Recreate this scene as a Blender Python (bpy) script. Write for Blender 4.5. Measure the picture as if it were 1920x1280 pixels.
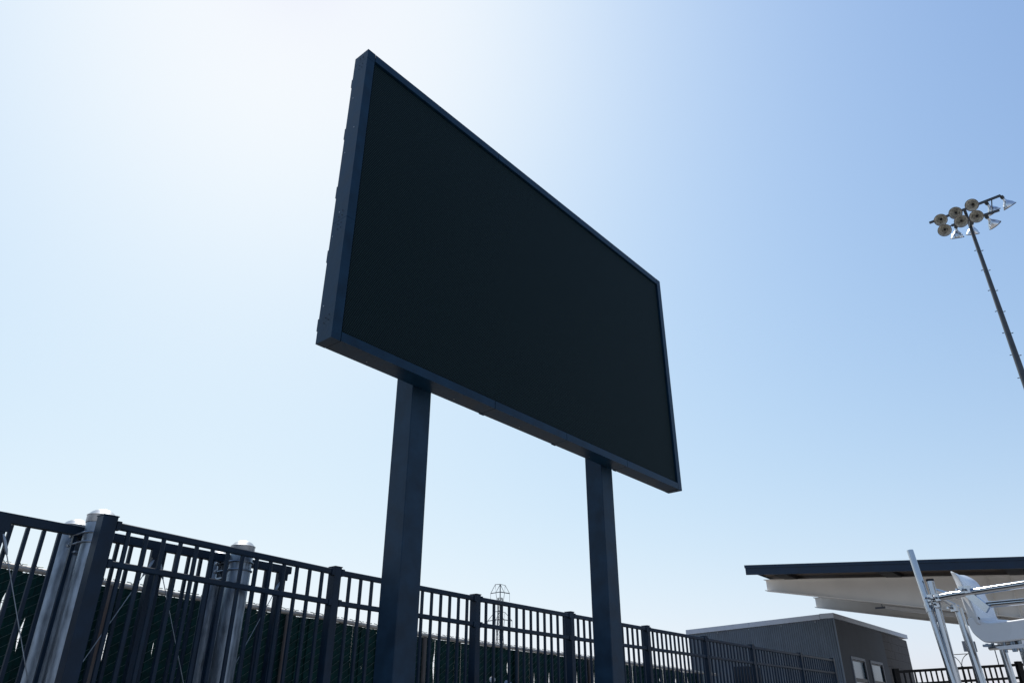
import bpy, math, random
from mathutils import Vector, Matrix, Quaternion
R = math.radians
rnd = random.Random(7)
for o in list(bpy.data.objects): bpy.data.objects.remove(o)
sc = bpy.context.scene
COL = sc.collection

# ------------------------------------------------------------------ camera
CAMH = 1.5
cam = bpy.data.cameras.new('camera'); cam.lens = 25.777; cam.sensor_width = 36; cam.clip_start = .05; cam.clip_end = 6000
co = bpy.data.objects.new('camera', cam); COL.objects.link(co); sc.camera = co
_p, _r = R(27.45687), R(0.10242)
fw = Vector((0, math.cos(_p), math.sin(_p))); rt = Vector((1, 0, 0)); up = rt.cross(fw)
rt2 = rt*math.cos(_r)+up*math.sin(_r); up2 = -rt*math.sin(_r)+up*math.cos(_r)
m = Matrix((rt2, up2, -fw)).transposed().to_4x4(); m.translation = Vector((0, 0, CAMH)); co.matrix_world = m

# ------------------------------------------------------------------ sky and sun
SUN = Vector((-.250, .554, .794)).normalized()
w = bpy.data.worlds.new('World'); sc.world = w; w.use_nodes = True
nt = w.node_tree; nt.nodes.clear()
out = nt.nodes.new('ShaderNodeOutputWorld'); bg = nt.nodes.new('ShaderNodeBackground')
sky = nt.nodes.new('ShaderNodeTexSky'); sky.sky_type = 'NISHITA'; sky.sun_disc = False
sky.sun_elevation = math.asin(SUN.z); sky.sun_rotation = math.atan2(SUN.x, SUN.y)
sky.altitude = 0; sky.air_density = 1.0; sky.dust_density = 2.0; sky.ozone_density = 1.0
bg.inputs['Strength'].default_value = .15
# soft shoulder over the whole sky (each channel: 1 - exp(-k c^p)), so that it rolls off near the sun as film does
def wm_(op, a, b=None):
    n = nt.nodes.new('ShaderNodeMath'); n.operation = op
    for i, q in enumerate((a, b)):
        if q is None: continue
        if isinstance(q, (int, float)): n.inputs[i].default_value = q
        else: nt.links.new(q, n.inputs[i])
    return n.outputs[0]
sep = nt.nodes.new('ShaderNodeSeparateColor'); cmb = nt.nodes.new('ShaderNodeCombineColor'); nt.links.new(sky.outputs[0], sep.inputs[0])
geo = nt.nodes.new('ShaderNodeTexCoord'); dt = nt.nodes.new('ShaderNodeVectorMath'); dt.operation = 'DOT_PRODUCT'
nt.links.new(geo.outputs['Generated'], dt.inputs[0]); dt.inputs[1].default_value = SUN
# narrower, cooler aureole round the sun than the sky model's own
ang = wm_('ARCCOSINE', wm_('MINIMUM', dt.outputs['Value'], .99999))
aur = wm_('EXPONENT', wm_('DIVIDE', ang, -.25)); aur2 = wm_('EXPONENT', wm_('DIVIDE', ang, -.8))
sz = nt.nodes.new('ShaderNodeSeparateXYZ'); nt.links.new(geo.outputs['Generated'], sz.inputs[0])
hor = wm_('EXPONENT', wm_('DIVIDE', wm_('MAXIMUM', sz.outputs['Z'], 0.0), -.12))       # clearer, less yellow air at the horizon
for i, (k_, p_, q_, q2_, h_) in enumerate(((2.155, 1.2, 1.173, .787, -.35), (1.889, 1.2, 1.895, -.308, -.29), (1.831, 1.2, 2.056, -1.3, -.627))):
    c_ = wm_('POWER', wm_('MULTIPLY', sep.outputs[i], .15), p_)
    c_ = wm_('MULTIPLY', c_, wm_('EXPONENT', wm_('ADD', wm_('MULTIPLY', aur, -q_), wm_('MULTIPLY', aur2, -q2_))))
    c_ = wm_('MULTIPLY', c_, wm_('EXPONENT', wm_('MULTIPLY', hor, -h_)))
    e_ = wm_('SUBTRACT', 1.0, wm_('EXPONENT', wm_('MULTIPLY', c_, -k_)))
    nt.links.new(wm_('DIVIDE', e_, .15), cmb.inputs[i])
nt.links.new(cmb.outputs[0], bg.inputs[0]); nt.links.new(bg.outputs[0], out.inputs[0])
sl = bpy.data.lights.new('sun', 'SUN'); sl.energy = 4.0; sl.angle = R(.53); sl.color = (1, .95, .88)
so = bpy.data.objects.new('sun', sl); COL.objects.link(so); so.rotation_euler = SUN.to_track_quat('Z', 'Y').to_euler()
so.location = (0, 0, 30)
sc.view_settings.view_transform = 'Standard'; sc.view_settings.look = 'None'
sc.view_settings.exposure = 0.0; sc.view_settings.gamma = 1; sc.view_settings.use_curve_mapping = False

# ------------------------------------------------------------------ materials
def mat(name, col, rough=.5, metal=0, var=.15, scale=6, bump=0, bscale=60, col2=None, spec=.35, stretch=None, rvar=.1):
    M = bpy.data.materials.new(name); M.use_nodes = True; t = M.node_tree; b = t.nodes['Principled BSDF']
    tc = t.nodes.new('ShaderNodeTexCoord'); src = tc.outputs['Object']
    if stretch:
        mp = t.nodes.new('ShaderNodeMapping'); mp.inputs['Scale'].default_value = stretch
        t.links.new(src, mp.inputs[0]); src = mp.outputs[0]
    nz = t.nodes.new('ShaderNodeTexNoise'); nz.inputs['Scale'].default_value = scale; nz.inputs['Detail'].default_value = 6
    t.links.new(src, nz.inputs['Vector'])
    rp = t.nodes.new('ShaderNodeValToRGB'); rp.color_ramp.elements[0].position = .3; rp.color_ramp.elements[1].position = .7
    c1 = [c*(1-var) for c in col]; c2 = col2 or [min(1, c*(1+var)) for c in col]
    rp.color_ramp.elements[0].color = (*c1, 1); rp.color_ramp.elements[1].color = (*c2, 1)
    t.links.new(nz.outputs['Fac'], rp.inputs[0]); t.links.new(rp.outputs[0], b.inputs['Base Color'])
    b.inputs['Metallic'].default_value = metal; b.inputs['Specular IOR Level'].default_value = spec
    mr = t.nodes.new('ShaderNodeMapRange'); mr.inputs[3].default_value = max(.02, rough-rvar); mr.inputs[4].default_value = min(1, rough+rvar)
    t.links.new(nz.outputs['Fac'], mr.inputs[0]); t.links.new(mr.outputs[0], b.inputs['Roughness'])
    if bump:
        n2 = t.nodes.new('ShaderNodeTexNoise'); n2.inputs['Scale'].default_value = bscale; n2.inputs['Detail'].default_value = 4
        t.links.new(src, n2.inputs['Vector'])
        bp = t.nodes.new('ShaderNodeBump'); bp.inputs['Strength'].default_value = bump; bp.inputs['Distance'].default_value = .01
        t.links.new(n2.outputs['Fac'], bp.inputs['Height']); t.links.new(bp.outputs[0], b.inputs['Normal'])
    return M
M = dict(
 cabinet=mat('cabinet_paint', (.003, .023, .050), .40, var=.3, bump=.06, bscale=25, spec=.2),
 under=mat('cabinet_underside_paint', (.008, .012, .018), .6, var=.2, spec=.2),
 joint=mat('joint_shadow_gap', (.006, .008, .012), .8),
 post=mat('sign_post_paint', (.009, .029, .055), .42, var=.3, bump=.06, bscale=18, spec=.2),
 rail=mat('fence_paint', (.005, .018, .038), .42, var=.3, bump=.05, spec=.22),
 galv=mat('galvanised_steel', (.24, .29, .35), .40, metal=.85, var=.35, scale=22, stretch=(1, 1, .4), bump=.12, bscale=40, rvar=.14),
 galvcap=mat('galvanised_cap', (.42, .45, .48), .4, metal=.85, var=.1),
 galvrail=mat('weathered_top_rail', (.44, .40, .35), .6, metal=.1, var=.2),
 rust=mat('rusty_fence_post', (.20, .19, .18), .6, metal=.3, var=.3, scale=3, col2=(.13, .095, .08)),
 wire=mat('chain_wire', (.07, .11, .10), .5, metal=.4, var=.3),
 slat=mat('green_slat', (.001, .030, .027), .55, var=.35, scale=14, bump=.05, spec=.15),
 steel=mat('polished_stainless_steel', (.46, .49, .53), .16, metal=1, var=.05, rvar=.04, scale=20),
 plastic=mat('white_fibreglass', (.66, .69, .72), .28, var=.04, scale=4, bump=.02),
 fascia=mat('dark_roof_fascia', (.006, .022, .048), .4, var=.15),
 deck=mat('roof_deck', (.10, .082, .07), .5, var=.15, spec=.3),
 purlin=mat('dark_purlin', (.010, .011, .014), .6),
 beam=mat('white_beam_paint', (.80, .78, .74), .45, var=.05, scale=2, spec=.4),
 coping=mat('grey_metal_coping', (.46, .50, .56), .45, var=.06),
 corr=mat('corrugated_cladding', (.13, .16, .195), .5, metal=.2, var=.1, scale=3),
 wall=mat('rendered_wall', (.095, .107, .125), .8, var=.12, scale=2.5, bump=.3, bscale=80),
 block=mat('painted_block', (.098, .092, .088), .85, var=.1, scale=5, bump=.4, bscale=90),
 winframe=mat('window_frame', (.17, .20, .25), .5, var=.05),
 black=mat('black_fence_paint', (.008, .009, .013), .45, var=.2),
 ground=mat('pale_concrete', (.30, .275, .245), .9, var=.14, scale=.6, bump=.2, bscale=30),
 pylon=mat('weathered_lattice_steel', (.10, .11, .12), .6, var=.1),
 lpole=mat('light_pole_steel', (.07, .08, .09), .55, metal=.5, var=.2, scale=2),
 alu=mat('spun_aluminium', (.70, .72, .74), .22, metal=.95, var=.15, scale=10, rvar=.08),
 brown=mat('reflector_inside', (.74, .72, .64), .3, metal=.5, var=.45, scale=9),
 bronze=mat('lamp_rim', (.10, .08, .07), .5, metal=.4),
 lightbody=mat('white_light_housing', (.88, .89, .90), .3, var=.03),
 hose=mat('blue_hose', (.16, .24, .38), .4, var=.1),
 box=mat('dark_utility_box', (.012, .016, .022), .6),
)
def glass():
    G = bpy.data.materials.new('window_glass'); G.use_nodes = True; b = G.node_tree.nodes['Principled BSDF']
    b.inputs['Base Color'].default_value = (.035, .09, .14, 1); b.inputs['Roughness'].default_value = .04; b.inputs['Specular IOR Level'].default_value = 1.0
    b.inputs['Metallic'].default_value = .0; b.inputs['Specular Tint'].default_value = (.35, .62, .85, 1); b.inputs['Specular IOR Level'].default_value = .8
    t = G.node_tree; n = t.nodes.new('ShaderNodeTexNoise'); n.inputs['Scale'].default_value = .8
    bp = t.nodes.new('ShaderNodeBump'); bp.inputs['Strength'].default_value = .05; bp.inputs['Distance'].default_value = .02; t.links.new(n.outputs['Fac'], bp.inputs['Height']); t.links.new(bp.outputs[0], b.inputs['Normal'])
    return G
M['glass'] = glass()
def ledmat():
    L = bpy.data.materials.new('led_face'); L.use_nodes = True; t = L.node_tree; b = t.nodes['Principled BSDF']
    tc = t.nodes.new('ShaderNodeTexCoord'); mp = t.nodes.new('ShaderNodeMapping'); mp.inputs['Scale'].default_value = (62.5, 62.5, 62.5)
    t.links.new(tc.outputs['Object'], mp.inputs[0])
    sp = t.nodes.new('ShaderNodeSeparateXYZ'); t.links.new(mp.outputs[0], sp.inputs[0])
    def mth(op, a, b_=None, v=None):
        n = t.nodes.new('ShaderNodeMath'); n.operation = op
        t.links.new(a, n.inputs[0])
        if b_ is not None: t.links.new(b_, n.inputs[1])
        if v is not None: n.inputs[1].default_value = v
        return n.outputs[0]
    # staggered grid of LED lenses: every second row shifted half a pitch
    row = mth('FLOOR', sp.outputs['Z']); sh = mth('MULTIPLY', mth('MODULO', row, v=2), v=.5)
    fx = mth('SUBTRACT', mth('FRACT', mth('ADD', sp.outputs['X'], sh)), v=.5)
    fz = mth('SUBTRACT', mth('FRACT', sp.outputs['Z']), v=.5)
    d = mth('SQRT', mth('ADD', mth('MULTIPLY', fx, fx), mth('MULTIPLY', fz, fz)))
    dot = mth('LESS_THAN', d, v=.24)
    nz = t.nodes.new('ShaderNodeTexNoise'); nz.inputs['Scale'].default_value = 700; t.links.new(tc.outputs['Object'], nz.inputs['Vector'])
    k = mth('MULTIPLY', dot, nz.outputs['Fac'])
    mx = t.nodes.new('ShaderNodeMix'); mx.data_type = 'RGBA'; mx.inputs[6].default_value = (.0008, .0055, .0065, 1); mx.inputs[7].default_value = (.05, .10, .105, 1)  # lens dots paler than the face: their glint is put into the base colour
    t.links.new(k, mx.inputs[0]); t.links.new(mx.outputs[2], b.inputs['Base Color'])
    b.inputs['Roughness'].default_value = .6; b.inputs['Specular IOR Level'].default_value = .08
    bp = t.nodes.new('ShaderNodeBump'); bp.inputs['Strength'].default_value = .35; bp.inputs['Distance'].default_value = .004
    t.links.new(dot, bp.inputs['Height']); t.links.new(bp.outputs[0], b.inputs['Normal'])
    return L
M['led'] = ledmat()

# ------------------------------------------------------------------ mesh helpers
V = Vector
class MB:
    def __init__(s): s.v = []; s.f = []
    def add(s, vs, fs):
        k = len(s.v); s.v += [V(a) for a in vs]; s.f += [[k+i for i in f] for f in fs]; return s
    def box(s, c, size, ax=None, bev=0):
        """box centred at c; ax = (x axis, y axis, z axis) unit vectors; bev chamfers the four edges along z"""
        X, Y, Z = ax or (V((1, 0, 0)), V((0, 1, 0)), V((0, 0, 1))); a, b, h = [q/2 for q in size]; c = V(c)
        if bev:
            e = bev; pr = [(a-e, -b), (a, -b+e), (a, b-e), (a-e, b), (-a+e, b), (-a, b-e), (-a, -b+e), (-a+e, -b)]
        else: pr = [(a, -b), (a, b), (-a, b), (-a, -b)]
        n = len(pr)
        vs = [c+X*p+Y*q+Z*z for z in (-h, h) for p, q in pr]
        fs = [[i, (i+1) % n, n+(i+1) % n, n+i] for i in range(n)]+[list(range(n-1, -1, -1)), list(range(n, 2*n))]
        return s.add(vs, fs)
    def bar(s, p, q, wd, ht, upv=(0, 0, 1), bev=0):
        """rectangular bar from p to q, wd sideways, ht along upv"""
        p, q = V(p), V(q); Z = (q-p).normalized(); U = V(upv); X = Z.cross(U).normalized(); Y = X.cross(Z).normalized()
        # right-handed (X, Y, Z)? X x Y = Z
        if X.cross(Y).dot(Z) < 0: X = -X
        return s.box((p+q)/2, (wd, ht, (q-p).length), (X, Y, Z), bev)
    def tube(s, pts, r, n=12, cap=True):
        pts = [V(p) for p in pts]; rs = r if isinstance(r, (list, tuple)) else [r]*len(pts)
        T = []
        for i in range(len(pts)):
            a = pts[max(0, i-1)]; b = pts[min(len(pts)-1, i+1)]; T.append((b-a).normalized())
        N = T[0].orthogonal().normalized(); vs = []
        for i, p in enumerate(pts):
            N = (N-T[i]*N.dot(T[i])).normalized(); B = T[i].cross(N)
            for k in range(n):
                a = 2*math.pi*k/n; vs.append(p+(N*math.cos(a)+B*math.sin(a))*rs[i])
        fs = []
        for i in range(len(pts)-1):
            for k in range(n): fs.append([i*n+k, i*n+(k+1) % n, (i+1)*n+(k+1) % n, (i+1)*n+k])
        if cap: fs += [list(range(n-1, -1, -1)), list(range((len(pts)-1)*n, len(pts)*n))]
        return s.add(vs, fs)
    def lathe(s, prof, o=(0, 0, 0), ax=(0, 0, 1), n=24):
        """prof = [(radius, height)] turned about ax through o"""
        ax = V(ax).normalized(); o = V(o); N = ax.orthogonal().normalized(); B = ax.cross(N); vs = []
        for r, h in prof:
            for k in range(n):
                a = 2*math.pi*k/n; vs.append(o+ax*h+(N*math.cos(a)+B*math.sin(a))*max(r, 1e-4))
        fs = [[i*n+k, i*n+(k+1) % n, (i+1)*n+(k+1) % n, (i+1)*n+k] for i in range(len(prof)-1) for k in range(n)]
        return s.add(vs, fs)
    def prism(s, poly, vec):
        n = len(poly); vec = V(vec); a = [V(p) for p in poly]
        return s.add(a+[p+vec for p in a], [[i, (i+1) % n, n+(i+1) % n, n+i] for i in range(n)]+[list(range(n-1, -1, -1)), list(range(n, 2*n))])
    def sheet(s, rows):
        n = len(rows[0]); vs = [V(p) for r_ in rows for p in r_]
        return s.add(vs, [[i*n+k, i*n+k+1, (i+1)*n+k+1, (i+1)*n+k] for i in range(len(rows)-1) for k in range(n-1)])
    def mesh(s, name, mt, off=(0, 0, 0), smooth=False):
        me = bpy.data.meshes.new(name); off = V(off)
        me.from_pydata([tuple(a-off) for a in s.v], [], s.f); me.materials.append(mt)
        import bmesh
        b = bmesh.new(); b.from_mesh(me); bmesh.ops.recalc_face_normals(b, faces=b.faces); b.to_mesh(me); b.free()
        if smooth:
            for p in me.polygons: p.use_smooth = True
            try: me.set_sharp_from_angle(angle=R(35))
            except Exception: pass
        return me
    def build(s, name, mt, parent=None, smooth=False, origin=None):
        """vertices are given in the parent's frame (world frame for a thing of one mesh)"""
        if origin is None: origin = (0, 0, 0)
        o = bpy.data.objects.new(name, s.mesh(name, mt, origin, smooth)); COL.objects.link(o); o.location = origin
        if parent: o.parent = parent
        return o
def tag(o, label=None, cat=None, group=None, kind=None):
    if label: o['label'] = label
    if cat: o['category'] = cat
    if group: o['group'] = group
    if kind: o['kind'] = kind
    return o
def thing(name, label, cat, loc=(0, 0, 0), rz=0, group=None):
    o = bpy.data.objects.new(name, None); COL.objects.link(o); o.location = loc; o.rotation_euler = (0, 0, rz); o.empty_display_size = .2
    return tag(o, label, cat, group)
def inst(name, me, parent, loc=(0, 0, 0), rot=(0, 0, 0)):
    o = bpy.data.objects.new(name, me); COL.objects.link(o); o.parent = parent; o.location = loc; o.rotation_euler = rot; return o
def dup(root, loc, rz=None, label=None):
    r_ = root.copy(); COL.objects.link(r_); r_.location = loc
    if rz is not None: r_.rotation_euler = (0, 0, rz)
    if label: r_['label'] = label
    for ch in list(root.children):
        c = ch.copy(); COL.objects.link(c); c.parent = r_
        for g in ch.children:
            d = g.copy(); COL.objects.link(d); d.parent = c
    return r_

# ------------------------------------------------------------------ ground
g = MB().add([(-1500, -1500, 0), (1500, -1500, 0), (1500, 1500, 0), (-1500, 1500, 0)], [[0, 1, 2, 3]]).build('ground', M['ground']); tag(g, kind='structure')

# ------------------------------------------------------------------ directions shared by the fences and buildings
FY = R(51.7); FD = V((math.cos(FY), math.sin(FY), 0)); FN = V((-FD.y, FD.x, 0)); Z = V((0, 0, 1))
def FP(s, off, z=0.): return FD*s+FN*off+Z*z      # point in the fence frame (z above ground)

# ------------------------------------------------------------------ small building behind the end of the fence
C0 = V((7.108, 17.229, 0))
bl = thing('flat_roofed_building', 'low flat-roofed building with corrugated side wall, plain dark front and two windows', 'building', C0, FY)
# local frame: x along FD (front wall), y along FN (corrugated wall going back)
LB, DB = 6.72, 3.5; zc, zr, zb = 3.67, 3.745, 3.545
# front wall with two window openings, in pieces butted round them
wins = [(.80, 1.90), (2.35, 3.46)]; wt = 2.845; wb = 1.15; bx0 = 4.05
def wallpiece(x0, x1, z0, z1, z1b=None):
    z1b = z1 if z1b is None else z1b
    MB().prism([(x0, 0, z0), (x1, 0, z0), (x1, 0, z1b), (x0, 0, z1)], (0, .2, 0)).build('front_wall', M['wall'], bl)
def tz(x): return zc-.10+(zr-zc)*x/LB
wallpiece(0, .80, 0, tz(0), tz(.80)); wallpiece(1.90, 2.35, 0, tz(1.9), tz(2.35)); wallpiece(3.46, bx0, 0, tz(3.46), tz(bx0))
for a, b in wins: wallpiece(a, b, wt, tz(a), tz(b)); wallpiece(a, b, 0, wb)
MB().box((bx0+(LB-bx0)/2, .125, 1.75), (LB-bx0, .15, 3.5)).build('back_wall', M['wall'], bl)
# painted block work at the far end of the front wall
bwid = (LB-bx0)/7; bh = .2; k = 0; meshes = {}
for r_ in range(18):
    z0 = r_*bh; x = bx0
    off = 0 if r_ % 2 == 0 else -bwid/2
    xs = [bx0+off+i*bwid for i in range(9)]
    for xa in xs:
        a = max(bx0, xa)+.002; b = min(LB, xa+bwid)-.002
        if b-a < .05: continue
        h = min(bh, 3.62-z0)-.004
        if h < .05: continue
        key = (round(b-a, 3), round(h, 3))
        if key not in meshes: meshes[key] = MB().box((0, 0, 0), (b-a, .06, h)).mesh('block', M['block'])
        inst('block', meshes[key], bl, ((a+b)/2, .032+rnd.uniform(-.0015, .0015), z0+h/2+.002))
# corrugated wall: one sheet per cladding panel
prof_n = 8; pitch = .0777; pan = 9
npan = 9
for i in range(npan):
    y0 = i*DB/npan; y1 = (i+1)*DB/npan; rows = [[], []]; ribs = 8; st = ribs*6
    for j in range(st+1):
        y = y0+(y1-y0)*j/st; ph = (j % 6)
        dx = {0: 0, 1: .0, 2: .006, 3: .016, 4: .016, 5: .006}[ph]
        top = zc-.10-.13*(y/DB)
        rows[0].append((-dx-.004*(i % 2), y, 0)); rows[1].append((-dx-.004*(i % 2), y, top))
    MB().sheet(rows).build('cladding_panel', M['corr'], bl)
MB().box((.10, DB/2+.1, 1.70), (.1, DB-.3, 3.4)).build('inner_wall', M['wall'], bl)
MB().box((LB-.1, DB/2+.1, 1.70), (.2, DB-.3, 3.4)).build('side_wall', M['wall'], bl)
MB().box((LB/2, DB-.08, 1.65), (LB-.2, .1, 3.3)).build('rear_wall', M['wall'], bl)
MB().prism([(.1, .15, tz(0)-.1), (LB-.1, .15, tz(LB)-.1), (LB-.1, DB-.1, 3.36), (.1, DB-.1, 3.36)], (0, 0, .05)).build('roof', M['corr'], bl)
MB().bar((-.006, -.02, 0), (-.006, -.02, zc-.1), .03, .03, upv=(1, 0, 0)).build('corner_trim', M['corr'], bl)
# coping: front in three lengths, side in two
xs = [-.045, 2.2, 4.5, LB+.04]
for a, b in zip(xs[:-1], xs[1:]):
    MB().prism([(a+.002, -.045, tz(a)), (b-.002, -.045, tz(b)), (b-.002, -.045, tz(b)+.105), (a+.002, -.045, tz(a)+.105)], (0, .30, 0)).build('coping', M['coping'], bl)
for a, b in ((.26, 1.9), (1.905, DB+.03)):
    za, zb_ = zc-.10-.13*a/DB, zc-.10-.13*b/DB
    MB().prism([(-.048, a, za), (-.048, b, zb_), (-.048, b, zb_+.105), (-.048, a, za+.105)], (.25, 0, 0)).build('coping', M['coping'], bl)
for a, b in wins:
    wd = b-a; wn = MB()
    fwid = .058
    wn.box((a+fwid/2, .015, (wt+wb)/2), (fwid, .07, wt-wb)).box((b-fwid/2, .015, (wt+wb)/2), (fwid, .07, wt-wb))
    wn.box(((a+b)/2, .015, wt-fwid/2), (wd-2*fwid, .07, fwid)).box(((a+b)/2, .015, wb+fwid/2), (wd-2*fwid, .07, fwid))
    f = wn.build('window', M['winframe'], bl)
    MB().box(((a+b)/2, .020, (wt+wb)/2), (wd-2*fwid, .012, wt-wb-2*fwid)).build('pane', M['glass'], f)
    i_ = MB(); x0, x1 = a+fwid, b-fwid
    for q in (0, 1): i_.box((x0+.015 if q == 0 else x1-.015, .006, (wt+wb)/2), (.03, .012, wt-wb-2*fwid))
    i_.box(((x0+x1)/2, .006, wt-fwid-.015), (x1-x0-.06, .012, .03)); i_.build('gasket', M['black'], f)
    refl_ = MB().bar((x0+.03, .0, 2.37), (x1-.03, .0, 2.37), .02, .07).build('reflected_rail', M['black'], f)  # solid dark bar added in place of the fence rail mirrored in the pane
    for q in (.30, .72): MB().bar((x0+(x1-x0)*q, .0, wb+fwid), (x0+(x1-x0)*q, .0, 2.335), .02, .05).build('reflected_picket', M['black'], f)  # mirrored fence pickets, likewise built as solid dark bars

# ------------------------------------------------------------------ canopy with tapered white cantilever beams
A0 = V((4.963, 16., 0))
cn = thing('canopy', 'mono-pitch canopy roof with dark fascia carried on tapered white steel beams', 'canopy', A0, FY)
# local: x along FD (depth of the roof), y along FN (fascia runs to -y)
def rz_(y): return 4.474+.084*y           # top of the fascia
def pr_(x0, x1, y0, y1, zt0, zb0, nm, mt):
    """slab following the roof slope, top zt0 / bottom zb0 relative to rz_"""
    return MB().add([(x0, y0, rz_(y0)+zb0), (x1, y0, rz_(y0)+zb0), (x1, y1, rz_(y1)+zb0), (x0, y1, rz_(y1)+zb0),
                     (x0, y0, rz_(y0)+zt0), (x1, y0, rz_(y0)+zt0), (x1, y1, rz_(y1)+zt0), (x0, y1, rz_(y1)+zt0)],
                    [[3, 2, 1, 0], [4, 5, 6, 7], [0, 1, 5, 4], [1, 2, 6, 5], [2, 3, 7, 6], [3, 0, 4, 7]]).build(nm, mt, cn)
YE = -9.0; XD = 7.2
pr_(-.02, 0, YE, 0.02, 0, -.06, 'fascia', M['fascia']); pr_(-.008, .03, YE, .01, -.061, -.195, 'fascia', M['fascia'])
pr_(.031, XD, -.0, .025, 0, -.10, 'side_fascia', M['fascia'])
# ribbed deck underside: ribs run with the fascia
for i in range(8):
    x0 = .032+i*(XD-.04)/8; x1 = .03+(i+1)*(XD-.04)/8; rr = [[], []]
    n = 24
    for j in range(n+1):
        x = x0+(x1-x0)*j/n; dz = -.045 if (j % 4) in (0, 3) else -.075
        rr[0].append((x, YE, rz_(YE)+dz)); rr[1].append((x, -.003, rz_(-.003)+dz))
    MB().sheet(rr).build('deck_panel', M['deck'], cn)
pr_(.0, XD, YE, .0, -.002, -.03, 'roof_sheet', M['fascia'])
for yy in (-.55, -2.6, -4.7, -6.8):
    pr_(.034, XD, yy-.14, yy+.14, -.08, -.150, 'purlin', M['purlin'])
def beam(x):
    T = lambda y: 4.32+.084*y; Bm = lambda y: 4.105+.197*y if y > -6.6 else 4.105-.197*6.6
    y0, y1 = .04, -7.4; fl = .09; ft = .014
    wb_ = MB().prism([(x-.005, y0, T(y0)), (x-.005, y1, T(y1)), (x-.005, y1, Bm(y1)), (x-.005, -6.6, Bm(-6.59)), (x-.005, y0, Bm(y0))], (.01, 0, 0)).build('beam', M['beam'], cn)
    MB().bar((x, y0+.02, T(y0)+ft/2), (x, y1, T(y1)+ft/2), fl*2, ft).build('flange', M['beam'], wb_)
    MB().bar((x, y0+.02, Bm(y0)-ft/2), (x, -6.6, Bm(-6.59)-ft/2), fl*2, ft).build('flange', M['beam'], wb_)
    for yy in (-4.2, -4.55, -4.95, -6.3, -6.8):
        for sx in (-1, 1):
            MB().prism([(x+sx*.006, yy, T(yy)-.003), (x+sx*.085, yy, T(yy)-.003), (x+sx*.085, yy, Bm(yy)+.003), (x+sx*.006, yy, Bm(yy)+.003)], (0, .012, 0)).build('stiffener', M['beam'], wb_)
    MB().box((x, -7.0, 1.35), (.3, .8, 2.7), bev=.03).build('column', M['beam'], cn)
beam(1.2); beam(4.5)
lf = thing('strip_light', 'thin white strip light hanging below the canopy between the two beams', 'strip light', (8.497, 17.796, 3.86))
p, q = V((0, 0, .024)), V((1.9, -1.50, -.45))
MB().bar(p+V((.09, -.07, -.02)), q, .10, .085, bev=.01).build('housing', M['lightbody'], lf)
MB().bar(p+V((-.09, .07, -.02)), p+V((.10, -.078, -.02)), .03, .04).build('end_bracket', M['winframe'], lf)
MB().bar(p+V((.03, -.025, .0)), p+V((.03, -.025, .55)), .012, .012, upv=(1, 0, 0)).build('hanger', M['winframe'], lf)
MB().bar(q+V((-.1, .08, .0)), q+V((-.1, .08, .75)), .012, .012, upv=(1, 0, 0)).build('hanger', M['winframe'], lf)

# ------------------------------------------------------------------ black rail fence far right
bf = thing('black_railing', 'low black picket railing beside the building at the lower right', 'railing', (8.55, 18.1, 0))
P0 = V((8.682, 18.0)); P1 = V((11.55, 17.85))
L = (P1-P0).length; dr = V(((P1-P0).x/L, (P1-P0).y/L, 0))
def BR(s, z): return V((P0.x-8.55, P0.y-18.1, 0))+dr*s+Z*(z)
def btz(s): return 2.56+.053*s
for s in (-.06, 2.66, 5.4): MB().bar(BR(s, 0), BR(s, btz(s)+.04), .11, .11, upv=(0, 1, 0)).build('post', M['black'], bf)
for a, b in ((0, 2.6), (2.72, 5.34)):
    MB().bar(BR(a, btz(a)-.03), BR(b, btz(b)-.03), .045, .055).build('rail', M['black'], bf)
    MB().bar(BR(a, btz(a)-.29), BR(b, btz(b)-.29), .045, .05).build('rail', M['black'], bf)
    MB().bar(BR(a, .25), BR(b, .25), .045, .05).build('rail', M['black'], bf)
pm = MB().bar((0, 0, .28), (0, 0, 2.55), .028, .028, upv=(0, 1, 0)).mesh('picket', M['black'])
for i in range(22):
    for base in (0, 2.72):
        s = base+.118*(i+1)
        if s < base+2.55:
            pos = BR(s, 0); o = inst('picket', pm, bf, (pos.x, pos.y, 0)); o.scale = (1, 1, (btz(s)-.055)/2.55)
MB().bar(BR(1.75, 2.17+.05), BR(2.62, 2.22+.05), .02, .10).build('backing_panel', M['black'], bf)

# ------------------------------------------------------------------ double arm street lamp far behind
sl_ = thing('street_lamp', 'distant twin-arm street lamp with thin curved arms beyond the black railing', 'street lamp', (25.35, 45, 0))
MB().tube([(0, 0, 0), (0, 0, 4.38)], [.12, .06], 8).build('pole', M['lpole'], sl_, True)
def curve(a, b, c, n=8): return [V(a)*(1-t)**2+V(b)*2*t*(1-t)+V(c)*t*t for t in [i/n for i in range(n+1)]]
MB().tube(curve((0, 0, 4.36), (-.05, 0, 4.75), (-.42, 0, 4.93)), .02, 6).build('arm', M['lpole'], sl_, True)
MB().tube(curve((0, 0, 4.36), (.05, 0, 4.8), (.48, 0, 5.0)), .02, 6).build('arm', M['lpole'], sl_, True)
MB().bar((-.5, 0, 4.96), (.55, 0, 5.02), .12, .035).build('crossbar', M['bronze'], sl_)
for (x, y, a, lb) in ((30.5, 50, 7.2, 'left of two thin distant poles rising behind the black railing'), (33.35, 50, 6.8, 'right of two thin distant poles, close to the thick chrome leg of the lifeguard chair')):
    o = MB().tube([(x, y, 0), (x, y, a)], [.05, .025], 8).build('flagpole', M['lpole'], None, True, (x, y, 0)); tag(o, lb, 'pole', 'thin distant poles')

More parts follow.
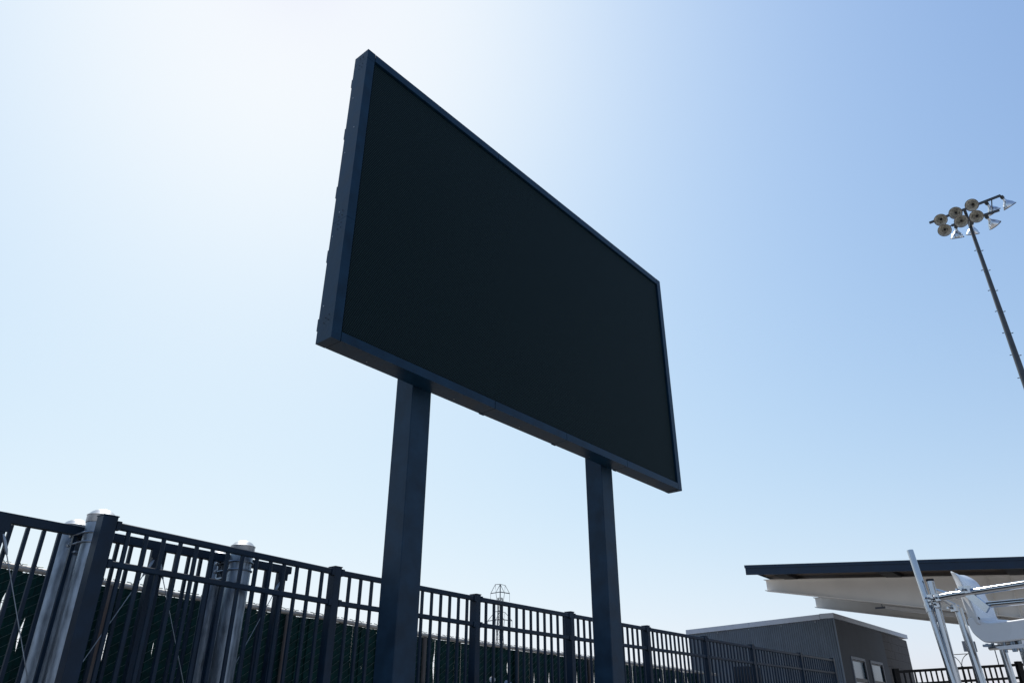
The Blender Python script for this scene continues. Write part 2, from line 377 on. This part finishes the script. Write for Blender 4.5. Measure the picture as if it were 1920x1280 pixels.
# ------------------------------------------------------------------ electricity pylon
py = thing('electricity_pylon', 'distant lattice electricity pylon seen through the fence between the sign posts', 'pylon', (-3.7, 250, 0))
Hp = 41.8; rb = R(35); W4 = [(math.cos(rb+k*math.pi/2), math.sin(rb+k*math.pi/2)) for k in range(4)]
def pw(z): return 3.6-(3.6-.95)*min(1, z/30)
def pc(k, z): return (W4[k % 4][0]*pw(z), W4[k % 4][1]*pw(z), z)
levels = [0, 6, 11.5, 16.5, 21, 25, 28.5, 31.5, 34.5, 37.5]
for k in range(4):
    MB().tube([pc(k, z) for z in levels], .13, 4).build('leg', M['pylon'], py)
br = MB()
for a, b in zip(levels[:-1], levels[1:]):
    for k in range(4):
        br.tube([pc(k, a), pc(k+1, b)], .06, 3, False); br.tube([pc(k+1, a), pc(k, b)], .06, 3, False); br.tube([pc(k, b), pc(k+1, b)], .06, 3, False)
tag(br.build('bracing', M['pylon'], py), kind='stuff')
MB().tube([(0, 0, 24), (0, 0, Hp)], .17, 6).build('mast', M['pylon'], py)
for zz, hw in ((38.9, 3.6), (30.5, 4.6)):
    a = MB()
    a.tube([(-hw*.85, -2, zz-.3), (0, 0, zz+.5), (hw*.85, 2, zz+.3)], .16, 4)
    for s_ in (-1, 1):
        a.tube([(s_*hw*.85, s_*2, zz+s_*.3), (s_*1.6, s_*.8, zz+2.7), (0, 0, zz+2.9)], .1, 4)
        a.tube([(s_*1.6, s_*.8, zz+2.7), (s_*1.4, s_*.7, zz+.2), (0, 0, zz+2.9)], .1, 4)
        a.tube([(s_*1.4, s_*.7, zz+.2), pc(0 if s_ > 0 else 2, zz-4)], .1, 4)
        a.tube([(s_*hw*.85, s_*2, zz+s_*.3), (s_*hw*.85, s_*2, zz-2.2)], .07, 4)
    a.build('crossarm', M['pylon'], py)

# ------------------------------------------------------------------ floodlight mast
TX, TY = 23.013, 30.0; ZT = 24.72
fl = thing('floodlight_mast', 'tall steel floodlight mast with a cluster of eleven bell-shaped lamps', 'floodlight mast', (TX, TY, 0))
MB().tube([(0, 0, 0), (0, 0, 8), (0, 0, 16), (0, 0, ZT)], [.21, .17, .13, .07], 14).build('pole', M['lpole'], fl, True)
def loc(x, y, z): return V((x-TX, y-TY, z+CAMH))
U0, U1 = loc(21.529, 30.738, 22.9), loc(23.878, 28.508, 22.9)
D0, D1 = loc(21.990, 29.881, 22.1), loc(23.652, 28.627, 22.1)
# the arms run past the front of the pole
def onarm(a, b, t): return a+(b-a)*t
shU = V((0, 0, 0)) - onarm(U0, U1, .5); 
MB().bar(U0, U1, .09, .10).build('crossarm', M['lpole'], fl); MB().bar(D0, D1, .09, .10).build('crossarm', M['lpole'], fl)
MB().bar(onarm(U0, U1, .5), V((0, 0, U0.z)), .1, .08).build('bracket', M['lpole'], fl)
MB().bar(onarm(D0, D1, .4), V((0, 0, D0.z)), .1, .08).build('bracket', M['lpole'], fl)
MB().bar(onarm(U0, U1, .88), onarm(D0, D1, .85), .04, .04).build('tie_rod', M['lpole'], fl)
view = V((.527, .69, .49))
lamps = [(21.679, 30.026, 22.6, 'f', 0), (22.143, 29.478, 22.6, 'f', 0), (22.621, 28.846, 22.6, 'f', 0), (23.812, 29.239, 22.6, 'p', 0), (24.298, 28.776, 22.6, 'p', 0),
         (21.541, 29.813, 21.8, 'f', 1), (22.368, 30.232, 21.8, 'd', 1), (21.979, 29.093, 21.8, 'f', 1), (23.65, 30.79, 22.45, 'd', 1), (22.507, 28.693, 21.8, 'f', 1), (23.603, 29.257, 21.8, 'p', 1)]
bell = [(.05, 0), (.07, .03), (.085, .13), (.12, .19), (.19, .27), (.27, .38), (.325, .50), (.345, .56)]
inner = [(.335, .555), (.31, .50), (.255, .385), (.175, .28), (.10, .20), (.02, .17)]
def flood(c, dr_, armp):
    """bell-shaped floodlight centred at c (local), open side towards dr_"""
    d = V(dr_).normalized(); o_ = V(c)-d*.33
    sc_ = lambda P: [(a*.86, h*.86) for a, h in P]
    b = MB().lathe(sc_(bell), o_, d, 28).build('floodlight', M['alu'], fl, True)
    MB().lathe(sc_(inner), o_, d, 28).build('reflector', M['brown'], b, True)
    MB().lathe(sc_([(.333, .545), (.358, .55), (.358, .585), (.333, .585), (.333, .545)]), o_, d, 28).build('rim', M['bronze'], b, True)
    MB().lathe([(.01, .19), (.045, .20), (.06, .28), (.06, .36), (.045, .44), (.01, .46)], o_, d, 12).build('bulb', M['purlin'], b, True)
    MB().lathe([(.01, -.17), (.07, -.17), (.085, -.12), (.085, -.02), (.06, .01)], o_, d, 14).build('ballast', M['lpole'], b, True)
    a = V(armp); e = o_-d*.10
    MB().bar(e, a, .04, .05).build('yoke', M['lpole'], b)
for x, y, z, kd, row in lamps:
    c = loc(x, y, z); ax_ = (U0, U1) if row == 0 else (D0, D1)
    t = max(0, min(1, (c-ax_[0]).dot(ax_[1]-ax_[0])/(ax_[1]-ax_[0]).length_squared))
    a = onarm(*ax_, t)
    jit = V((rnd.uniform(-.05, .05), rnd.uniform(-.05, .05), rnd.uniform(-.04, .04)))
    dr_ = {'f': V((-.62, -.52, -.60)), 'p': V((.62, .25, -.72)), 'd': V((.1, .55, -.80))}[kd]+jit*2
    flood(c, dr_, a)
pegm = MB().bar((.0, 0, 0), (.085, 0, 0), .03, .03).mesh('climbing_peg', M['lpole'])
for i in range(14):
    z = ZT-2.6-i*1.15; rr = .09+(ZT-z)*.0068
    for sgn in (0, 1):
        an = R(-40)+math.pi*sgn; o = inst('climbing_peg', pegm, fl, (math.cos(an)*rr*.9, math.sin(an)*rr*.9, z+(.12 if sgn else 0)), (0, 0, an))

# ------------------------------------------------------------------ chain link fence with green slats
ck = [(1.0, 1.085), (1.964, 1.035), (2.32, 1.023), (3.39, .985), (4.9, .953), (5.69, .92), (6.37, .903), (7.15, .886), (9.1, .868), (11.2, .852), (13.1, .835), (14.2, .83)]
CO = 6.3
def cz(s):
    for (a, za), (b, zb_) in zip(ck[:-1], ck[1:]):
        if s <= b: return za+(zb_-za)*(s-a)/(b-a)+CAMH
    return ck[-1][1]+CAMH
cf_o = FP(2, CO); cf = thing('chain_link_fence', 'galvanised chain link fence filled with dark green privacy slats', 'chain link fence', cf_o)
def CP(s, off, z): return FP(s, off, z)-cf_o
for (a, za), (b, zb_) in zip(ck[:-1], ck[1:]):
    MB().tube([CP(a, CO, za+CAMH-.022), CP(b, CO, zb_+CAMH-.022)], .021, 10).build('top_rail', M['galvrail'], cf, True)
for s in (2.80, 4.50, 6.36, 8.05, 9.75, 11.5, 13.3):
    o = MB().tube([CP(s, CO-.035, 0), CP(s, CO-.035, cz(s)-.05)], .025, 10).build('post', M['rust'], cf, True)
PW = .056; s = 1.45; gaps = set(); i = 0
sm = {}
gapspots = {}
q_ = 2
while q_ < 215:
    gapspots[q_] = (rnd.uniform(1.8, 2.3), rnd.choice((.12, .2, .3, .4, .6))); q_ += rnd.choice((2, 3, 4, 5, 6) if q_ < 30 else (3, 4, 6, 8, 9))
while s < 13.6:
    top = cz(s)-.044
    if i in gapspots:
        zm, ln = gapspots[i]; zm = top-.1-ln*.6 if zm > top-.3 else zm
        n = 16; L_ = []; R_ = []
        for j in range(n+1):
            z = top*j/n; L_.append(0)
        zs = [0, zm-ln/2, zm-ln*.3, zm-ln*.1, zm+ln*.1, zm+ln*.3, zm+ln/2, top]; wds = [.0295, .0295, .019, .010, .010, .019, .0295, .0295]
        rows = []
        for side in (0, 1):
            for yy in (.004, -.004):
                rows.append([FD*((-.0295 if side == 0 else wds[q]))+FN*yy+Z*zs[q] for q in range(8)])
        mb = MB().sheet([rows[0], rows[2]]).sheet([rows[1], rows[3]]).sheet([rows[2], rows[3]]).sheet([rows[0], rows[1]])
        me = mb.mesh('slat', M['slat'])
    else:
        key = round(top, 2)
        if key not in sm: sm[key] = MB().box(Z*(key/2), (.060, .008, key), (FD, FN, Z)).mesh('slat', M['slat'])
        me = sm[key]
    pos = CP(s, CO+.012+(.005 if i % 2 else -.005)+rnd.uniform(-.001, .001), 0)
    inst('slat', me, cf, pos, (rnd.uniform(-.002, .002), rnd.uniform(-.001, .001), 0))
    s += PW; i += 1
wm = MB(); s = 1.40; i = 0
while s < 13.7:
    HS = .0355; k = 1 if i % 2 else 0; pts = []
    z = math.floor((cz(s)+.004)/HS)*HS
    kk = int(round(z/HS))
    while z > .75:
        right = (kk+i) % 2 == 1          # neighbouring columns hook into each other
        pts.append((right, CP(s+(PW if right else 0), CO-.006, z))); z -= HS; kk -= 1
    for (ra, a), (rb_, b) in zip(pts[:-1], pts[1:]):
        if ra: wm.tube([a, b], .0024, 4, False)                       # front strand, rising to the right
        else: wm.tube([a+FN*.032, b+FN*.032], .0022, 3, False)        # back strand behind the slats
    if pts[0][0]:
        tz_ = cz(s)+.006
        wm.tube([pts[0][1], CP(s+PW*.8, CO-.01, tz_), CP(s+PW*.2, CO-.004, tz_+.004)], .0038, 4)
    else: wm.tube([pts[0][1], CP(s+PW*.1, CO-.01, tz_:=cz(s)+.006), CP(s+PW*.7, CO-.004, tz_+.002)], .0036, 4)
    s += PW; i += 1
tag(wm.build('wire_mesh', M['wire'], cf), kind='stuff')

# ------------------------------------------------------------------ sliding gate behind the picket fence
GO = 5.3; gz = lambda s: 2.655-.009*(s-1.6)
go = FP(1.6, GO); gt = thing('sliding_gate', 'dark steel sliding gate with pickets and diagonal truss cables behind the round posts', 'gate', go)
def GP(s, off, z): return FP(s, off, z)-go
MB().bar(GP(-.2, GO, gz(-.2)-.028), GP(3.76, GO, gz(3.76)-.028), .055, .056).build('top_rail', M['rail'], gt)
MB().bar(GP(-.2, GO, .18), GP(3.76, GO, .18), .06, .10).build('bottom_rail', M['rail'], gt)
ups = [.60, 1.611, 2.619, 3.683]
for s in ups: MB().bar(GP(s, GO, .23), GP(s, GO, gz(s)-.057), .06, .055, upv=FN).build('upright', M['rail'], gt)
pk = MB().bar((0, 0, .23), (0, 0, 2.59), .022, .022, upv=FN).mesh('picket', M['rail'])
for a, b in zip(ups[:-1], ups[1:]):
    q = a+.060
    while q < b-.05:
        inst('picket', pk, gt, GP(q, GO, 0)); q += .0955
def cable(s0, s1):
    c = MB().tube([GP(s0, GO-.03, gz(s0)-.13), GP(s1, GO-.03, .3)], .0032, 6).build('cable', M['galv'], gt, True)
    a, b = V(GP(s0, GO-.03, gz(s0)-.13)), V(GP(s1, GO-.03, .3)); d = (b-a).normalized()
    MB().tube([a, a+d*.03, a+d*.10, a+d*.13], [.005, .011, .011, .005], 6).build('turnbuckle', M['galv'], c, True)
for s in ups:
    if s > 1: cable(s-.02, s-1.04)
    if s < 3.5: cable(s+.02, s+1.04)
    MB().box(GP(s, GO-.028, gz(s)-.085), (.09, .006, .06), (FD, FN, Z)).build('gusset', M['rail'], gt)

# ------------------------------------------------------------------ round galvanised gate posts
def round_post(s, off, top, label, bracket):
    o = FP(s, off); t = thing('gate_post', label, 'post', o, FY, 'round galvanised gate posts')
    MB().tube([(0, 0, 0), (0, 0, top-.07)], .083, 28).build('pipe', M['galv'], t, True)
    MB().lathe([(.0865, 0), (.0885, .004), (.0885, .042), (.092, .05), (.082, .058), (.068, .074), (.045, .088), (.02, .095), (.001, .097)], (0, 0, top-.10), n=28).build('cap', M['galvcap'], t, True)
    if bracket:
        zz = top-.20
        pl = MB().box((-.02, .175, zz-.01), (.12, .012, .15)).box((-.02, .13, zz-.08), (.12, .10, .012)).build('roller_bracket', M['galv'], t)
        for dz in (.03, -.03):
            u = [(-.085, .17, zz+dz), (-.089, 0, zz+dz)]+[(-.089*math.cos(a), -.089*math.sin(a), zz+dz) for a in [R(k) for k in range(20, 161, 20)]]+[(.089, 0, zz+dz), (.085, .17, zz+dz)]
            ub = MB().tube(u, .0065, 8).build('u_bolt', M['galv'], t, True)
            MB().tube([(-.087, .165, zz+dz), (-.087, .19, zz+dz)], .013, 6).build('nut', M['galv'], ub)
    return t
round_post(2.135, 5.165, 2.765, 'front galvanised round post with cap beside the tall square post', True)
round_post(2.125, 5.50, 2.745, 'rear galvanised round post behind the gate, leftmost of the round posts', False)
round_post(3.215, 5.165, 2.745, 'front galvanised round post with two u-bolts standing behind the picket fence', True)
round_post(3.235, 5.50, 2.725, 'rear galvanised round post behind the gate rail, seen between pickets', False)

# ------------------------------------------------------------------ picket fence
PO = 5.0
ps = [(2.115, 1.155), (4.003, 1.118), (5.775, 1.110), (7.43, 1.113), (9.218, 1.120), (10.985, 1.127), (12.76, 1.136), (15.09, 1.158), (17.05, 1.178)]
fo = FP(2.1, PO); pf = thing('picket_fence', 'long dark navy steel picket fence with two upper rails running to the building', 'fence', fo)
def PP(s, z, off=0): return FP(s, PO+off, z)-fo
pmesh = {}
for i, (s, z) in enumerate(ps):
    wd = .095 if i == 0 else .072; dp = .095 if i == 0 else .085; hz = z+CAMH+(.030 if i == 0 else .018)
    c = MB().box(PP(s, hz/2, dp/2-.025), (wd, dp, hz), (FD, FN, Z), bev=.004).build('post', M['rail'], pf)
    MB().box(PP(s, hz+.004, dp/2-.025), (wd+.006, dp+.006, .006), (FD, FN, Z)).build('post_cap', M['rail'], c)
for (a, za), (b, zb_) in zip(ps[:-1], ps[1:]):
    ha = .0475 if a < 3 else .036; a1, b1 = a+ha, b-.036
    for dz, ht in ((-.020, .042), (-.258, .038), (-2.25, .042)):
        MB().bar(PP(a1, za+CAMH+dz), PP(b1, zb_+CAMH+dz), .04, ht, bev=.005).build('rail', M['rail'], pf)
        if dz > -1:   # small bracket on the post
            MB().box(PP(a1+.014, za+CAMH+dz, -.003), (.028, .050, ht+.012), (FD, FN, Z)).build('rail_bracket', M['rail'], pf)
            MB().box(PP(b1-.014, zb_+CAMH+dz, -.003), (.028, .050, ht+.012), (FD, FN, Z)).build('rail_bracket', M['rail'], pf)
    n = max(13, round((b-a)/.1275))
    for j in range(1, n):
        t = j/n; s = a+.02+(b-a-.04)*t; zt = za+(zb_-za)*t+CAMH
        key = round(zt, 2)
        if key not in pmesh: pmesh[key] = MB().bar((0, 0, .22), (0, 0, key-.035), .0245, .0245, upv=FN, bev=.003).mesh('picket', M['rail'])
        inst('picket', pmesh[key], pf, PP(s, 0))

# dark box behind the fence in front of the cladding, blue hose
o = MB().box((0, 0, .0), (.62, .30, 2.45), (FD, FN, Z), bev=.02).build('utility_cabinet', M['box'], None, False); o.location = FP(14.25, 5.75, 1.19)
tag(o, 'dark utility cabinet standing behind the fence against the corrugated wall', 'cabinet')
hs = thing('hose', 'short pale blue curved hose with white tip hooked near the green slats', 'hose', FP(7.15, 5.9, -.06))
MB().tube(curve((.13, .1, 1.98), (.30, .2, 1.96), (.33, .22, 1.5)), .022, 10).build('tube', M['hose'], hs, True)
MB().lathe([(.001, .02), (.03, .015), (.035, 0), (.03, -.015), (.001, -.02)], (-.02, .0, 2.0), (0, -1, 0), 14).build('tip', M['plastic'], hs, True)

# ------------------------------------------------------------------ LED sign
BY = R(49.63); 
bo = V((-1.264, 4.523, 0)); zb0 = 2.384+CAMH
sg = thing('digital_sign', 'large blank black led display board on two dark square posts', 'display board', bo, BY)
W, H, D = 5.0, 2.853, .178
def B(x, y, z): return (x, y, zb0+z)
cab = MB().box(B(W/2, .102, H/2), (W-.008, .145, H-.008)).build('cabinet_body', M['joint'], sg)
fb = .088
def cl(nm, x0, x1, y0, y1, z0, z1, g=.0025, mt='cabinet'):
    return MB().box(B((x0+x1)/2, (y0+y1)/2, (z0+z1)/2), (x1-x0-g, y1-y0, z1-z0-g), bev=.0).build(nm, M[mt], sg)
# side claddings (own the corners), bottom and top claddings, each an angle of front lip and side skin
def side(nm, x0, x1, z0, z1):
    return cl(nm, x0, x1, 0, D, z0, z1)
left = [(0, 1.045), (1.045, 2.75), (2.75, H)]
rv = MB().lathe([(.001, .002), (.004, .0015), (.005, 0)], (0, 0, 0), (-1, 0, 0), 8).mesh('rivet', M['joint'])
rv2 = MB().lathe([(.001, .002), (.004, .0015), (.005, 0)], (0, 0, 0), (-1, 0, 0), 8).mesh('rivet', M['galvcap'])
for a, b in left:
    p = side('side_panel', 0, fb-.004, a, b)
    q = side('side_panel', W-fb+.004, W, a, b)
    if b < 2.8:
        for zz in ([b-.035, b-.08] if a > .5 or b > 1 else []):
            for yy in (.06, .10): inst('rivet', rv, p, (-.0015, yy, zb0+zz))
    if 1 < a < 2.7 or a > 2.7:
        for zz in (a+.035, a+.08 if a < 2.7 else a+.05):
            for k, yy in enumerate((.06, .10)): inst('rivet', rv2 if (k == 1 and zz > a+.06) else rv, p, (-.0015, yy, zb0+zz))
    if a == 0:
        for zz, yy in ((.20, .055), (.16, .06), (.185, .095), (.145, .105)): inst('rivet', rv, p, (-.0015, yy, zb0+zz))
for zz, yy in ((.30, .14), (.92, .15), (1.75, .14), (1.98, .06), (2.35, .13)): inst('rivet', rv2, sg, (.0, yy, zb0+zz))
joints = [fb, 1.731, 2.763, 3.83, W-fb]
for a, b in zip(joints[:-1], joints[1:]):
    a -= .0025 if a == fb else 0; b += .0025 if b == W-fb else 0
    p = cl('bottom_panel', a, b, 0, D, 0, .078, .006)
    p = cl('top_panel', a, b, 0, D, H-.085, H, .006)
for b in (.42, 1.35, 2.2, 3.3, 4.4): inst('rivet', rv2, sg, (b, .12, zb0-.001), (0, R(-90), 0))
for b in (1.731, 2.763, 3.83): # splice tabs under the joints at the rear edge
    MB().box(B(b+.02, D+.002, .003), (.06, .006, .008)).build('splice_tab', M['cabinet'], sg)
    MB().box(B(b+.02, .09, H+.003), (.03, .16, .006)).build('splice_tab', M['cabinet'], sg)
# hinge tabs along the left rear edge
for z0, z1 in ((2.534, 2.60), (1.94, 2.03), (1.325, 1.415), (.715, .80), (.125, .20)):
    MB().box(B(.015, D+.010, (z0+z1)/2), (.02, .022, z1-z0+.02), bev=.004).build('hinge_tab', M['cabinet'], sg)
MB().box(B(W+.004, .1, .98), (.012, .05, .03)).build('splice_tab', M['cabinet'], sg)
# screen sits 8 mm back from the frame, with a dark reveal
MB().box(B(W/2, .0225, (.078+H-.085)/2), (W-2*fb-.024, .009, H-.163-.024)).build('screen', M['led'], sg, origin=(W/2, .0, zb0+H/2))
# rear skin
MB().box(B(W/2, D+.002, H/2), (W-.18, .022, H-.18)).build('rear_panel', M['cabinet'], sg)
for x0, x1 in ((.795, 1.0), (3.335, 3.60)):
    pass
for xc, dpt in ((1.06, .205), (3.728, .205)):
    y0 = D+.016; x0 = xc-.1025; x1 = xc+.1025; zt = zb0+H-.3
    MB().box(((x0+x1)/2, y0+dpt/2, zt/2), (x1-x0, dpt, zt), bev=.006).build('post', M['post'], sg)

# ------------------------------------------------------------------ lifeguard chair
K = 1.1; E1 = V((.409, -.913, 0)).normalized(); EN = V((.913, .409, 0)).normalized(); Q0 = V((3.156, 5.3, 0))
co_ = (Q0+E1*.25+EN*.2)*K; co_.z = 0
ch = thing('lifeguard_chair', 'raised white fibreglass lifeguard chair on a polished stainless steel tube frame', 'lifeguard chair', co_)
def S(s, z, off=0):
    p = (Q0+E1*s+EN*off+Z*z)*K+Z*CAMH; return p-co_
def tub(nm, pts, r, n=16, mt='steel'): return MB().tube(pts, r, n).build(nm, M[mt], ch, True)
def down(a, b):   # extend the line a->b to the ground
    a, b = V(a), V(b); t = a.z/(a.z-b.z); return a+(b-a)*t
a, b = S(-.366, 1.16), S(-.283, .247); u = tub('umbrella_tube', [a, S(-.322, .72)], .0255)
tub('umbrella_tube', [S(-.322, .72), down(a, b)], .0225)
MB().tube([S(-.327, .775), S(-.3215, .715)], .029, 16).build('collar', M['steel'], u, True)
tub('leg', [S(-.285, .934, .03), down(S(-.285, .934, .03), S(-.271, .247, .03))], .026)
MB().tube([S(-.285, .925, .03), S(-.285, .94, .03)], .029, 16).build('cap', M['purlin'], ch, True)
tub('leg', [S(-.188, .73, .12), down(S(-.188, .73, .12), S(-.156, .244, .12))], .029)
tub('leg', [S(.262, .50, .05), down(S(.262, .50, .05), S(.262, .2, .05))], .05)
tub('leg', [S(.262, .50, .42), down(S(.262, .50, .42), S(.262, .2, .42))], .04)
tub('leg', [S(-.2, .80, .48), down(S(-.2, .8, .48), S(-.18, .2, .48))], .026)
# arm rails
tub('arm_rail', [S(-.235, .795, -.03), S(-.10, .798, -.045), S(.75, .792, -.05)], .0262)
tub('arm_rail', [S(.13, .706, -.03), S(.40, .694, -.045), S(.75, .684, -.05)], .0215)
MB().bar(S(.035, .79, -.05), S(.148, .672, -.05), .02, .055, upv=E1).build('rail_link', M['steel'], ch)
tub('cross_rail', [S(-.285, .86, .03), S(-.285, .80, .48)], .023)
tub('cross_rail', [S(-.22, .80, -.02), S(-.19, .735, .12)], .02)
for s, z, off in ((-.262, .80, -.04), (-.20, .795, -.04), (-.19, .73, .08), (-.255, .76, .0), (.02, .815, -.07), (.055, .812, -.07)):
    d = V((.02, 0, .012)); MB().box(S(s, z, off), (.05, .045, .05), (E1, EN, Z), bev=.012).build('clamp', M['steel'], ch)
    MB().tube([S(s-.01, z, off-.03), S(s-.01, z, off-.055)], .009, 8).build('bolt', M['steel'], ch, True)
tub('seat_frame', [S(.02, .45, .04), S(.75, .445, .04)], .017); tub('seat_frame', [S(.02, .45, .40), S(.75, .445, .40)], .017)
# seat shell: solid side profile swept across the width
body = [(-.056, .648), (.041, .636), (.046, .618), (.061, .607), (.09, .598), (.188, .596), (.333, .599), (.62, .61), (.66, .57), (.60, .475), (.293, .478), (.167, .473), (.033, .477), (.001, .501), (-.037, .542), (-.052, .589)]
def arc(pts, it=2):
    for _ in range(it):
        o = []
        for i in range(len(pts)):
            a, b = V(pts[i]), V(pts[(i+1) % len(pts)]); o += [a*.78+b*.22, a*.22+b*.78]
        pts = o
    return [tuple(p) for p in pts]
body = arc([V(p) for p in body], 2)
seat = MB().prism([S(p[0], p[1], -.01) for p in body], EN*.44*K).build('seat', M['plastic'], ch)
seat.data.polygons.foreach_set('use_smooth', [len(p.vertices) == 4 for p in seat.data.polygons])
bv = seat.modifiers.new('bevel', 'BEVEL'); bv.width = .012; bv.segments = 3; bv.limit_method = 'ANGLE'; bv.angle_limit = R(60)
MB().lathe([(.001, .004), (.009, .003), (.011, 0)], S(.036, .632, -.012), -EN, 14).build('bolt', M['purlin'], ch, True)
# backrest: a curved wing, bright rolled edge on the near side
tipc = [(-.132, .972), (-.124, .935), (-.113, .87), (-.106, .79), (-.103, .71), (-.095, .62)]      # near rolled edge, set back
rdg = [(-.045, .950), (-.014, .910), (.0, .84), (.016, .77), (.028, .70), (.045, .59)]
farc = [(-.185, .975), (-.115, .935), (-.078, .88), (-.060, .80), (-.040, .72), (-.005, .58)]
rows = [[S(a[0]+.01, a[1], .075) for a in tipc], [S(a[0], a[1], .06) for a in tipc], [S(a[0]*.5+b[0]*.5-.008, a[1]*.5+b[1]*.5, .006) for a, b in zip(tipc, rdg)], [S(a[0], a[1], -.03) for a in rdg], [S(a[0]+.002, a[1]-.002, -.022) for a in rdg],
        [S(a[0]*.8+b[0]*.2-.012, a[1]*.8+b[1]*.2, .06) for a, b in zip(rdg, farc)], [S(a[0]*.5+b[0]*.5-.02, a[1]*.5+b[1]*.5, .14) for a, b in zip(rdg, farc)], [S(a[0]-.008, a[1], .23) for a in farc], [S(a[0], a[1], .265) for a in farc], [S(a[0], a[1], .275) for a in farc]]
bk = MB().sheet(rows).build('backrest', M['plastic'], ch, True)
so_ = bk.modifiers.new('thickness', 'SOLIDIFY'); so_.thickness = .012
ss = bk.modifiers.new('smooth', 'SUBSURF'); ss.levels = 2; ss.render_levels = 2
# footing plate below the seat and its bolts
MB().prism([S(.085, .452, .0), S(.62, .458, .0), S(.62, .424, .0), S(.118, .432, .0)], EN*.42*K).build('seat_plate', M['plastic'], ch)
for s in (.03, .07, .15, .20, .215, .25): MB().tube([S(s, .475, .01), S(s, .455 if s < .1 else .412, .01)], .010, 8).build('bolt', M['galv'], ch, True)
MB().box(S(.045, .462, .0), (.07, .03, .016), (E1, EN, Z)).build('clamp', M['galv'], ch)
# small grey plate fixed behind the second leg
MB().box(S(-.235, .485, .2), (.115, .01, .075), ((E1*.2+EN*.98).normalized(), (EN*.2-E1*.98).normalized(), Z)).build('number_plate', M['winframe'], ch)
